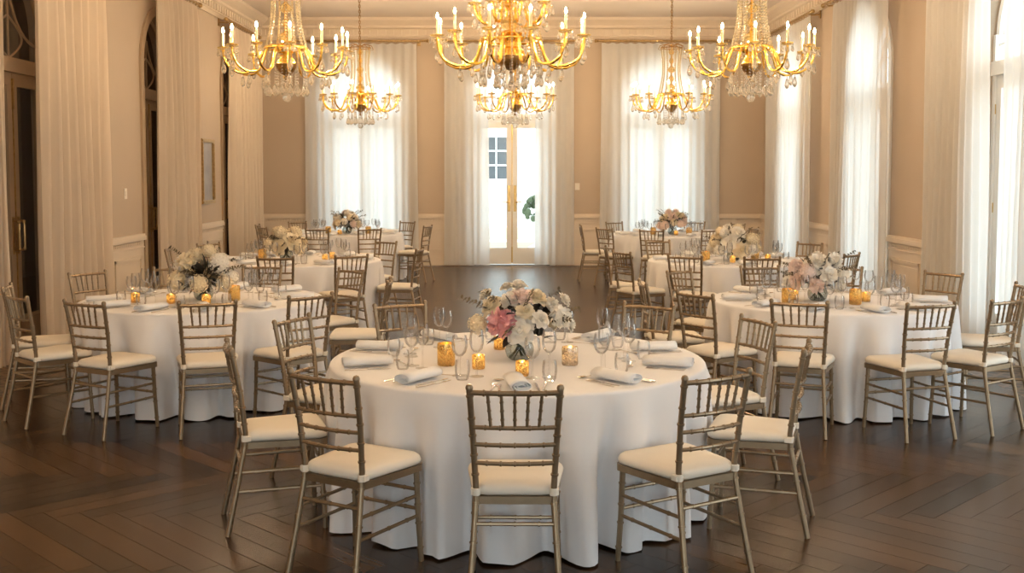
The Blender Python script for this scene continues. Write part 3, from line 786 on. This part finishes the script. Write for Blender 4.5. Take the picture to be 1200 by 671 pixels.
# ---------------------------------------------------------------- chairs
def bamboo(mb, pts, r, knots, n=8, end=1.0, taper=None):
    """a tube with ringed knots at the given fractions of its length"""
    P = [Vector(p) for p in pts]
    L = [0]
    for a, b in zip(P, P[1:]): L.append(L[-1]+(b-a).length)
    T = L[-1]
    ts = set(l/T for l in L)
    for k in knots:
        w = .0036/T
        for s in (-1.25*w, -w, w, 1.25*w):
            if 0 < k+s < 1: ts.add(k+s)
    ts = sorted(ts); out = []; rad = []
    for t in ts:
        d = t*T; i = 0
        while i < len(L)-2 and L[i+1] < d: i += 1
        f = (d-L[i])/max(1e-9, L[i+1]-L[i])
        out.append(P[i].lerp(P[i+1], f))
        near = min([abs(t-k)*T for k in knots] or [9])
        base = r*(1+(taper-1)*t) if taper else r
        rad.append(base+(.28*r if near < .0039 else 0))
    mb.tube(out, rad, n)

def make_chair():
    root = thing('chiavari_chair', 'x', 'chair')
    zs = .435
    for s in (-1, 1):
        pts = [(s*.186, -.285, 0), (s*.170, -.235, .22), (s*.157, -.195, .42), (s*.158, -.192, .48), (s*.168, -.212, .66), (s*.181, -.252, .872)]
        mb = MB(); bamboo(mb, pts, .0128, [.12, .30, .47, .60, .69, .78, .86, .965], 10)
        mb.lathe([(0, .868), (.0145, .868), (.0155, .876), (.011, .886), (0, .89)], 10, (s*.181, -.2525, 0))
        mb.build('back_post', 'chair', root)
    for s in (-1, 1):
        mb = MB(); bamboo(mb, [(s*.190, .185, 0), (s*.182, .175, .20), (s*.178, .168, .41)], .0122, [.15, .42, .62, .85], 8, taper=1.1); mb.build('leg', 'chair', root)
    # seat frame, rounded trapezoid
    def seat_outline(w0, w1, y0, y1, rc, n=5):
        pts = []
        for (cx, cy, a0) in ((w1/2-rc, y1-rc, 0), (-w1/2+rc, y1-rc, PI/2), (-w0/2+rc, y0+rc, PI), (w0/2-rc, y0+rc, 3*PI/2)):
            for k in range(n+1):
                a = a0+PI/2*k/n; pts.append((cx+rc*cos(a), cy+rc*sin(a)))
        return pts
    mb = MB(); mb.prism(seat_outline(.345, .40, -.205, .205, .035), .405, zs); mb.build('seat_frame', 'chair', root, smooth=False)
    # cushion
    mb = MB(); prev = None
    lay = [(.0, zs+.001), (.012, zs+.008), (.016, zs+.022), (.010, zs+.036), (-.004, zs+.046), (-.05, zs+.053), (-.11, zs+.056)]
    rings = []
    for g, z in lay:
        o = seat_outline(.325+2*g, .385+2*g, -.185-g, .195+g, max(.012, .055+g))
        rings.append([mb.bm.verts.new((x, y, z)) for x, y in o])
    mb.bm.faces.new(list(reversed(rings[0])))
    for a, b in zip(rings, rings[1:]):
        for k in range(len(a)): mb.bm.faces.new((a[k], a[(k+1) % len(a)], b[(k+1) % len(a)], b[k]))
    mb.bm.faces.new(rings[-1])
    cu = mb.build('cushion', 'cushion', root, smooth='all')
    def bow(z, dep=.022):
        t = (z-.42)/.45; w = .157+.024*max(0, t)
        y = -.193-.06*max(0, t)**1.6
        return [(w*u, y-dep*(1-u*u), z) for u in (-1, -.6, -.2, .2, .6, 1)]
    mb = MB(); bamboo(mb, bow(.855), .0105, [.16, .33, .5, .67, .84]); mb.build('top_rail', 'chair', root)
    for z in (.715, .645, .57):
        mb = MB(); bamboo(mb, bow(z), .0086, [.16, .33, .5, .67, .84]); mb.build('cross_rail', 'chair', root)
    A, B = bow(.848), bow(.722)
    def at(P, u):
        s = (u+1)/2*5; i = min(int(s), 4); return Vector(P[i]).lerp(Vector(P[i+1]), s-i)
    for k in range(5):
        u = (k-2)*.30
        mb = MB(); bamboo(mb, [at(B, u*.93), at(A, u)], .0068, [.22, .5, .78], 7); mb.build('spindle', 'chair', root)
    def str_(p, q, kn): mb = MB(); bamboo(mb, [p, q], .0080, kn, 7); mb.build('stretcher', 'chair', root)
    K3 = [.2, .5, .8]
    for s in (-1, 1):
        str_((s*.168, -.225, .295), (s*.180, .172, .295), K3); str_((s*.173, -.247, .205), (s*.182, .176, .205), K3)
    str_((-.163, -.215, .33), (.163, -.215, .33), K3)
    str_((-.180, .173, .32), (.180, .173, .32), K3); str_((-.182, .175, .235), (.182, .175, .235), K3)
    for s in (-1, 1):
        mb = MB(); mb.lathe([(.014, .438), (.0175, .440), (.0175, .466), (.014, .468)], 10, (s*.157, -.1945, 0)); mb.box((s*.163, -.185, .452), (.03, .035, .022))
        mb.build('cushion_tie', 'cushion', root)
    return root
chair_tree = tree_of(make_chair())
VIEW = ['its back to the viewer', 'its back to the viewer', 'seen side-on', 'seen side-on', 'facing the viewer', 'facing the viewer', 'facing the viewer', 'seen side-on', 'seen side-on', 'its back to the viewer']
first = True
for key, d in CH_ANG.items():
    phrase, tx, ty, R = TT[key]
    for s, (ang, rb, tw) in d.items():
        a = math.radians(ang); rr = rb-.25
        if first: o = chair_tree[0]
        else: o = copy_tree(chair_tree)
        o.location = (tx+rr*cos(a), ty+rr*sin(a), 0)
        o.rotation_euler.z = a+PI/2+math.radians(tw); o.scale = (1, 1, 1.032)
        tag(o, 'gold chair on the %s side of %s, %s' % (SLOT[s], phrase, VIEW[s]), 'chair', 'gold chairs around %s' % phrase)
        first = False

# ---------------------------------------------------------------- tableware
def mk_napkin():
    root = thing('napkin', 'x', 'napkin')
    mb = MB(); th = .0042; pts = []
    # flattened spiral roll, axis along Y
    turns = 2.6; n = 60
    for k in range(n+1):
        t = k/n*turns*2*PI; g = .30+.70*k/n
        pts.append((.040*g*cos(t)*(1.0), .017+.0165*g*sin(t)))
    L = .105
    def off(i):
        a = Vector(pts[max(0, i-1)]); b = Vector(pts[min(n, i+1)]); d = (b-a).normalized(); return Vector((d.y, -d.x))*th
    o_ = []; i_ = []
    for i, p in enumerate(pts):
        q = Vector(p)-off(i)*.6
        o_.append([mb.bm.verts.new((p[0], y, max(.0005, p[1]))) for y in (-L, -L*.5, 0, L*.5, L)])
        i_.append([mb.bm.verts.new((q.x, y, max(.0005, q.y))) for y in (-L, -L*.5, 0, L*.5, L)])
    for i in range(n):
        for j in range(4):
            mb.bm.faces.new((o_[i][j], o_[i+1][j], o_[i+1][j+1], o_[i][j+1]))
            mb.bm.faces.new((i_[i][j+1], i_[i+1][j+1], i_[i+1][j], i_[i][j]))
        for j in (0, 4): mb.bm.faces.new((o_[i][j], o_[i+1][j], i_[i+1][j], i_[i][j]))
    mb.build('roll', 'napkin', root, smooth='all', fix=True)
    return root
def single(name, cat, fn, mat, smooth=True):
    mb = MB(); fn(mb); return tag(mb.build(name, mat, smooth=smooth), 'x', cat)
def fork_fn(mb):
    w = .004
    mb.prism([(-.0045, -.10), (.0045, -.10), (.0035, 0), (.003, .03), (.011, .045), (.012, .06), (-.012, .06), (-.011, .045), (-.003, .03), (-.0035, 0)], .001, .0038)
    for k in range(4):
        x = -.0105+.007*k; mb.prism([(x-.0017, .058), (x+.0017, .058), (x+.001, .10), (x-.001, .10)], .0012, .0036)
def knife_fn(mb):
    mb.prism([(-.0055, -.115), (.0055, -.115), (.0065, -.06), (.0045, 0), (-.0045, 0), (-.0065, -.06)], .001, .008)
    mb.prism([(-.0045, 0), (.0075, .004), (.009, .06), (.005, .10), (-.002, .118), (-.0045, .10)], .003, .0048)
def spoon_fn(mb):
    mb.prism([(-.0045, -.10), (.0045, -.10), (.003, .02), (.003, .045), (-.003, .045), (-.003, .02)], .0015, .004)
    def fn(u, v):
        a = 2*PI*u; r = v
        x = .017*r*cos(a); y = .066+.026*r*sin(a)
        return Vector((x, y, .0012+.006*r*r))
    mb.grid(fn, 16, 5, cu=True)
def lathe_glass(prof_bowl, prof_stem, prof_foot, name, cat):
    root = thing(name, 'x', cat)
    if prof_foot: MB().lathe(prof_foot, 18).build('foot', 'glass', root)
    if prof_stem: MB().lathe(prof_stem, 10).build('stem', 'glass', root)
    MB().lathe(prof_bowl, 20).build('bowl', 'glass', root)
    return root
def shell(outer, t=.0016): return outer+[(max(0, r-t), z) for r, z in reversed(outer[1:])]+[(0, outer[0][1]+.003)]
goblet = lathe_glass(shell([(0, .085), (.014, .088), (.028, .103), (.036, .128), (.036, .150), (.031, .178)]), [(.0, .004), (.006, .006), (.004, .03), (.004, .07), (.007, .084), (.0, .086)], [(0, 0), (.034, 0), (.034, .002), (.012, .005), (0, .007)], 'water_goblet', 'glass')
wine = lathe_glass(shell([(0, .105), (.012, .107), (.026, .122), (.032, .148), (.032, .170), (.027, .205)]), [(.0, .004), (.005, .006), (.0035, .03), (.0035, .09), (.006, .104), (.0, .106)], [(0, 0), (.032, 0), (.032, .002), (.012, .005), (0, .007)], 'wine_glass', 'glass')
tumbler = lathe_glass(shell([(0, .001), (.026, .001), (.032, .012), (.037, .045), (.036, .075), (.032, .098)]), None, None, 'stemless_tumbler', 'glass')
PROTO = dict(napkin=mk_napkin(), fork=single('fork', 'fork', fork_fn, 'silver', False), knife=single('knife', 'knife', knife_fn, 'silver', False), spoon=single('spoon', 'spoon', spoon_fn, 'silver'), goblet=goblet, wine=wine, tumbler=tumbler)
TREES = {k: tree_of(v) for k, v in PROTO.items()}
used = set()
def put(kind, label, group, x, y, rz, z=TZ+.0012):
    if kind in used: o = copy_tree(TREES[kind])
    else: o = PROTO[kind]; used.add(kind)
    o.location = (x, y, z); o.rotation_euler.z = rz
    if kind == 'napkin': o.scale = (1.3, 1.2, 1.6)
    if kind in ('goblet', 'wine'): o.scale = (1.12, 1.12, 1.12)
    o['label'] = label; o['group'] = group
    return o
# per setting: kind, radial distance from the table edge, tangent offset (+ is the diner's right), extra turn, words
FULL = [('napkin', .19, 0, 0, 'white rolled napkin'), ('fork', .175, -.085, .05, 'inner silver fork beside the napkin'), ('fork', .185, -.118, -.06, 'outer silver fork beside the napkin'),
        ('knife', .185, .085, .03, 'inner silver knife beside the napkin'), ('knife', .175, .115, -.04, 'outer silver knife beside the napkin'), ('spoon', .37, -.03, 1.75, 'silver spoon above the napkin'),
        ('goblet', .40, .07, 0, 'round clear water goblet'), ('wine', .45, .15, 0, 'tall clear wine glass'), ('tumbler', .34, .155, 0, 'stemless clear tumbler')]
MID = [f for f in FULL if f[4][:5] not in ('outer',)]
SMALL = [FULL[0], FULL[1], FULL[3], FULL[6], FULL[7], FULL[8]]
TINY = [FULL[0], FULL[6], FULL[7]]
KINDS = {'front': FULL, 'left': MID, 'right': MID, 'midleft': SMALL, 'midright': SMALL, 'backleft': TINY, 'backright': TINY}
PLUR = dict(napkin='white napkins', fork='silver forks', knife='silver knives', spoon='silver spoons', goblet='water goblets', wine='wine glasses', tumbler='tumblers')
rg = random.Random(77)
for key, kinds in KINDS.items():
    phrase, tx, ty, R = TT[key]
    for s in range(10):
        ang = CH_ANG[key].get(s, (SLOT_ANG[s],))[0] if key != 'front' else SLOT_ANG[s]
        a = math.radians(ang); e = Vector((cos(a), sin(a))); t = Vector((-sin(a), cos(a)))
        jt = rg.uniform(-.25, .25)
        for kind, dr, dt, tw, words in kinds:
            p = Vector((tx, ty))+e*(R-dr+rg.uniform(-.012, .012))+t*(dt+rg.uniform(-.006, .006))
            rz = a+PI/2+tw+(jt if kind == 'napkin' else rg.uniform(-.06, .06))
            if kind == 'spoon': rz = a+PI/2+tw
            put(kind, '%s at the %s setting of %s' % (words, SLOT[s], phrase), '%s on %s' % (PLUR[kind], phrase), p.x, p.y, rz)

# votive candles
def mk_votive(r, h, mat, nm):
    root = thing('votive_candle', 'x', 'candle')
    MB().lathe([(0, 0), (r*.92, 0), (r, .006), (r, h*.9), (r*.96, h), (r*.92, h), (r*.93, h*.9), (r*.93, .012), (0, .010)], 20).build('holder', mat, root)
    MB().lathe([(0, .012), (r*.6, .012), (r*.6, h*.38), (0, h*.38)], 14).build('candle', 'wax', root)
    MB().lathe([(rr*.8, z*.7+h*.38+.004) for rr, z in flame_profile()], 8).build('flame', 'votive_flame', root)
    return root
VT = {'tall': tree_of(mk_votive(.046, .115, 'mercury', 'tall')), 'short': tree_of(mk_votive(.033, .072, 'mercury', 'short')), 'silver': tree_of(mk_votive(.042, .095, 'mercury_silver', 'silver'))}
vused = set()
VOT = {'front': [('tall', -.37, -.23, 'tall speckled gold votive left of the bouquet'), ('short', -.20, -.33, 'small amber votive in front of the pink peony'), ('short', .02, -.52, 'small gold votive nearest the viewer'), ('silver', .27, -.22, 'silver frosted votive right of the bouquet'), ('short', -.10, .28, 'gold votive behind the bouquet')],
       'left': [('tall', .27, -.10, 'tall speckled gold votive right of the bouquet'), ('short', .12, -.34, 'small gold votive before the bouquet'), ('short', -.46, -.22, 'small gold votive far left of the bouquet'), ('short', -.16, -.30, 'small gold votive just left of the bouquet')],
       'right': [('tall', -.40, -.25, 'tall speckled gold votive left of the bouquet'), ('tall', .10, -.30, 'tall gold votive right of the bouquet'), ('short', .24, -.12, 'small gold votive close by the vase'), ('short', -.28, .02, 'small gold votive behind and left of the bouquet')],
       'midleft': [('tall', -.42, .02, 'tall gold votive left of the bouquet'), ('short', .33, -.15, 'gold votive lower right of the bouquet'), ('short', .36, .16, 'gold votive upper right of the bouquet')],
       'midright': [('tall', -.32, -.20, 'tall gold votive left of the bouquet'), ('short', -.05, -.34, 'small gold votive before the bouquet'), ('tall', .30, .10, 'tall gold votive right of the bouquet'), ('short', .40, -.1, 'small gold votive among glasses')],
       'backleft': [('tall', -.28, -.1, 'tall gold votive left of the bouquet'), ('short', -.06, -.3, 'small gold votive before the bouquet'), ('tall', .38, -.1, 'tall gold votive right of the bouquet')],
       'backright': [('tall', -.28, -.1, 'tall gold votive left of the bouquet'), ('short', .06, -.3, 'small gold votive before the bouquet'), ('tall', .30, -.1, 'tall gold votive right of the bouquet')]}
for key, l in VOT.items():
    phrase, tx, ty, R = TT[key]
    for kind, dx, dy, lab in l:
        if kind in vused: o = copy_tree(VT[kind])
        else: o = VT[kind][0]; vused.add(kind)
        o.location = (tx+dx, ty+dy, TZ+.0012); o['label'] = '%s on %s' % (lab, phrase); o['group'] = 'lit votive candles on %s' % phrase

# ---------------------------------------------------------------- flowers
def petal(mb, M4, L, W, cup, ruf=0.0, n=3, m=3):
    def fn(u, v):
        w = W*(sin(PI*min(1, .12+v*.80))**.6)*(u-.5)*2
        z = cup*v*v*L+.25*W*((u-.5)*2)**2
        return M4 @ Vector((w, L*v*(1-.12*v*cup), z+ruf*sin(9*u+4*v)*v))
    mb.grid(fn, n, m)
def rose_mesh(seed, layers=5, ruf=.0):
    rg = random.Random(seed); mb = MB()
    for k in range(layers):
        f = k/(layers-1); n = 4+int(3*f)
        for j in range(n):
            th = 2*PI*j/n+k*.7+rg.uniform(-.15, .15)
            tilt = math.radians(88-62*f+rg.uniform(-6, 6))
            mt = Matrix.Rotation(th, 4, 'Z') @ Matrix.Translation((0, .10+.28*f, -.15-.25*f)) @ Matrix.Rotation(tilt, 4, 'X')
            petal(mb, mt, .80+.10*f, .34+.30*f, -.25-.35*f, ruf)
    mb.ball((0, 0, -.25), .5, 8, 6)
    me = mb
    return me
def peony_mesh(seed):
    rg = random.Random(seed); mb = MB()
    for k in range(60):
        z = 1-1.55*(k+.5)/60; r = math.sqrt(max(0, 1-z*z)); th = k*2.39996
        nrm = Vector((r*cos(th), r*sin(th), z)); q = nrm.to_track_quat('Y', 'Z').to_matrix().to_4x4()
        mt = Matrix.Translation(nrm*.42) @ q @ Matrix.Rotation(rg.uniform(0, 6.28), 4, 'Y') @ Matrix.Rotation(rg.uniform(-.35, .35), 4, 'X')
        petal(mb, mt, .58+rg.uniform(-.08, .08), .30, -.5, .05)
    mb.ball((0, 0, 0), .68, 10, 8)
    return mb
def hydrangea_mesh(seed):
    rg = random.Random(seed); mb = MB()
    for k in range(70):
        z = 1-1.7*(k+.5)/70; r = math.sqrt(max(0, 1-z*z)); th = k*2.39996
        nrm = Vector((r*cos(th), r*sin(th), z)); q = nrm.to_track_quat('Z', 'Y').to_matrix().to_4x4()
        base = Matrix.Translation(nrm*rg.uniform(.86, 1.0)) @ q @ Matrix.Rotation(rg.uniform(0, 6.28), 4, 'Z')
        for j in range(4):
            mt = base @ Matrix.Rotation(j*PI/2, 4, 'Z') @ Matrix.Rotation(rg.uniform(0, .4), 4, 'X')
            petal(mb, mt, .19, .09, .3, 0, 2, 2)
    mb.ball((0, 0, 0), .86, 12, 8)
    return mb
FM = {}
def flower_mesh(kind, mat):
    key = (kind, mat)
    if key not in FM:
        mb = {'rose': lambda: rose_mesh(1), 'ranunculus': lambda: rose_mesh(2, 6), 'peony': lambda: peony_mesh(3), 'hydrangea': lambda: hydrangea_mesh(4)}[kind]()
        o = mb.build('tmp', mat, smooth='all', fix=False); FM[key] = o.data; bpy.data.objects.remove(o)
    return FM[key]
def leaf_blade(mb, base, d, L, W, up):
    d = Vector(d).normalized(); s = d.cross(up).normalized(); n = s.cross(d)
    def fn(u, v):
        w = W*sin(PI*(.04+.96*v)**.8)*(u-.5)*2
        return Vector(base)+d*L*v+s*w+n*(-.25*L*v*v+.2*abs(w))
    mb.grid(fn, 2, 5)
def bouquet(label, loc, flowers, seed, nleaf=26, nsprig=9, width=.25, hgt=.30, group='table bouquets', vr=.078, vh=.115, rz=0):
    """flowers: (x, y, z, radius, kind, petal material)"""
    rg = random.Random(seed)
    root = thing('flower_arrangement', label, 'bouquet', loc, rz, group)
    MB().lathe(shell([(0, .001), (vr*.62, .001), (vr*.9, .02), (vr, .05), (vr*.95, .08), (vr*.78, vh-.008), (vr*.84, vh)], .003), 28).build('vase', 'vase', root)
    mb = MB()
    for k in range(16):
        a = rg.random()*2*PI; b = a+rg.uniform(1.9, 3.0)
        mb.tube([(vr*.75*cos(a), vr*.75*sin(a), .012), (vr*.2*cos(b), vr*.2*sin(b), vh*.75), (vr*.75*cos(b), vr*.75*sin(b), vh+.05)], .0036, 5)
    mb.build('stems', 'stem', root)
    for i, (x, y, z, r, kind, mat) in enumerate(flowers):
        o = bpy.data.objects.new('flower', flower_mesh(kind, mat)); COL.objects.link(o); o.parent = root
        o.location = (x, y, z)
        n = Vector((x*1.3, y*1.3-.05, (z-vh)*1.0)).normalized()
        o.rotation_euler = (n.to_track_quat('Z', 'Y').to_matrix().to_4x4() @ Matrix.Rotation(rg.random()*6, 4, 'Z')).to_euler()
        o.scale = (r, r, r)
        if mat == 'pink_petal': o['label'] = 'large open pink peony'
    mb = MB()
    for k in range(nleaf):                       # broad dark leaves
        a = rg.random()*2*PI; el = rg.uniform(-.25, 1.2)
        d = Vector((cos(a)*cos(el), sin(a)*cos(el), sin(el)))
        b = Vector((cos(a)*.06, sin(a)*.06, vh+.02+.10*max(0, sin(el))))
        leaf_blade(mb, b, d, rg.uniform(.07, .10)+width*.24, rg.uniform(.020, .032), Vector((0, 0, 1)) if el < 1 else Vector((1, 0, 0)))
    for k in range(46):                          # dark filling between the blooms
        a = rg.random()*2*PI; rr = width*.70*math.sqrt(rg.random()); 
        d = Vector((rg.uniform(-1, 1), rg.uniform(-1, 1), rg.uniform(.1, 1)))
        leaf_blade(mb, (rr*cos(a), rr*sin(a), vh+rg.uniform(.0, hgt*.5)), d, rg.uniform(.05, .09), rg.uniform(.014, .024), Vector((.3, .2, 1)))
    mb.build('leaves', 'leaf', root, smooth='all', fix=False)
    for k in range(nsprig):                      # small leaved sprigs
        a = 2*PI*k/nsprig+rg.uniform(-.3, .3); el = rg.uniform(.2, .95)
        d = Vector((cos(a)*cos(el), sin(a)*cos(el), sin(el)))
        L = (width*cos(el)+hgt*sin(el))*rg.uniform(.85, 1.02)
        p0 = Vector((0, 0, vh)); pts = [p0+d*L*t+Vector((0, 0, .04*sin(PI*t))) for t in (0, .25, .5, .75, 1)]
        mb = MB(); mb.tube(pts, [.003, .003, .0025, .002, .0012], 5)
        for j in range(10):
            t = .45+.55*j/9; p = p0+d*L*t+Vector((0, 0, .04*sin(PI*t)))
            for s in (-1, 1):
                q = d*.5+d.orthogonal().normalized()*s+Vector((rg.uniform(-.4, .4), rg.uniform(-.4, .4), rg.uniform(-.3, .5)))
                leaf_blade(mb, p, q, .026, .008, Vector((0, 0, 1)))
        mb.build('sprig', 'sprig', root, smooth='all', fix=False)
    return root
# the front bouquet, bloom by bloom
u = .000735
def fp(cx, cy, y, diam, kind, mat): return ((cx-450)*u, y, (640-cy)*u, diam*u*.5, kind, mat)
FRONT = [fp(325, 350, -.13, 205, 'peony', 'pink_petal'), fp(450, 395, -.15, 160, 'rose', 'white_petal'), fp(490, 258, -.13, 100, 'ranunculus', 'cream_petal'), fp(605, 318, -.14, 100, 'ranunculus', 'white_petal'),
         fp(735, 315, -.08, 165, 'peony', 'white_petal'), fp(470, 165, -.06, 135, 'rose', 'blush_petal'), fp(375, 185, -.05, 120, 'rose', 'white_petal'), fp(440, 92, .0, 100, 'ranunculus', 'white_petal'),
         fp(355, 108, .02, 80, 'ranunculus', 'white_petal'), fp(198, 158, -.02, 85, 'ranunculus', 'white_petal'), fp(235, 225, -.08, 125, 'rose', 'cream_petal'), fp(155, 370, -.06, 145, 'hydrangea', 'cream_petal'),
         fp(580, 170, -.03, 125, 'rose', 'cream_petal'), fp(782, 200, .0, 90, 'ranunculus', 'white_petal'), fp(822, 378, -.03, 90, 'ranunculus', 'white_petal'), fp(700, 225, -.02, 90, 'rose', 'white_petal'),
         fp(300, 300, .12, 160, 'hydrangea', 'white_petal'), fp(450, 220, .12, 170, 'peony', 'white_petal'), fp(620, 260, .12, 150, 'rose', 'white_petal'), fp(560, 380, .13, 150, 'hydrangea', 'cream_petal'), fp(350, 400, .14, 140, 'rose', 'white_petal'), fp(690, 360, .1, 130, 'rose', 'cream_petal')]
TZB = TZ+.0012
bouquet('low bouquet with one large pink peony among white roses on the big front table', (.04, 5.72, TZB), FRONT, 31)
def dome(seed, n, W, Hh, z0, mats, kinds, r0=.05, r1=.075):
    rg = random.Random(seed); out = []; tries = 0
    while len(out) < n and tries < 4000:
        tries += 1
        a = rg.random()*2*PI; el = math.asin(rg.uniform(-.1, 1)); r = rg.uniform(r0, r1)
        x, y, z = (W-r)*cos(el)*cos(a), (W-r)*.85*cos(el)*sin(a), z0+(Hh-r)*sin(el)
        if all((Vector((x, y, z))-Vector(o[:3])).length > (r+o[3])*.87 for o in out): out.append((x, y, z, r, rg.choice(kinds), rg.choice(mats)))
    return out
bouquet('low bouquet of cream hydrangeas and dark leaves on the first table on the left', (-2.42, 8.46, TZB), dome(5, 13, .275, .29, .15, ['cream_petal', 'white_petal', 'cream_petal'], ['hydrangea', 'hydrangea', 'peony'], .055, .078), 41, nleaf=40)
bouquet('low bouquet with blush tinged peonies on the first table on the right', (2.38, 8.40, TZB), dome(8, 16, .27, .26, .15, ['white_petal', 'white_petal', 'blush_petal'], ['peony', 'hydrangea', 'rose'], .055, .08), 42, nleaf=34)
bouquet('round bouquet of yellowish cream hydrangeas on the middle table on the left', (-2.58, 12.35, TZB), dome(13, 16, .27, .27, .15, ['cream_petal'], ['hydrangea', 'rose'], .06, .085), 43)
bouquet('wide bouquet of cream blooms on the middle table on the right', (2.52, 12.3, TZB), dome(21, 20, .31, .28, .15, ['cream_petal', 'white_petal'], ['hydrangea', 'rose', 'peony'], .05, .08), 44, width=.28)
bouquet('small looking cream bouquet on the back left table before the window', (-2.72, 17.85, TZB), dome(34, 17, .26, .27, .15, ['cream_petal', 'cream_petal', 'blush_petal', 'white_petal'], ['hydrangea', 'rose'], .05, .08), 45, nsprig=14)
bouquet('small looking peach and cream bouquet on the back right table before the window', (2.6, 17.55, TZB), dome(55, 17, .27, .28, .15, ['blush_petal', 'cream_petal', 'cream_petal'], ['rose', 'hydrangea'], .05, .075), 46, nsprig=14)

# ---------------------------------------------------------------- light and camera
w = bpy.data.worlds.new('overcast'); SC.world = w; w.use_nodes = True
nt = w.node_tree; bg = nt.nodes['Background']
tc = nt.nodes.new('ShaderNodeTexCoord'); sx = nt.nodes.new('ShaderNodeSeparateXYZ'); nt.links.new(tc.outputs['Generated'], sx.inputs[0])
rp = nt.nodes.new('ShaderNodeValToRGB'); rp.color_ramp.elements[0].position = 0; rp.color_ramp.elements[0].color = (.82, .95, .99, 1); rp.color_ramp.elements[1].color = (.76, .92, 1, 1)
nt.links.new(sx.outputs['Z'], rp.inputs[0]); nt.links.new(rp.outputs[0], bg.inputs['Color']); bg.inputs['Strength'].default_value = SKY

cam = bpy.data.cameras.new('camera'); co = bpy.data.objects.new('camera', cam); COL.objects.link(co)
co.location = (0, 0, 1.75); co.rotation_euler = (math.radians(90-3.8), 0, 0)
cam.sensor_width = 36; cam.lens = 36*1270/1200; cam.shift_y = -48.15/1200; cam.clip_end = 300; cam.clip_start = .05
SC.camera = co
vs = SC.view_settings
vs.view_transform = 'Standard'; vs.look = 'None'; vs.gamma = 1; vs.use_curve_mapping = False; vs.exposure = 0.12
SC.cycles.use_denoising = True
SC.cycles.transparent_max_bounces = 24
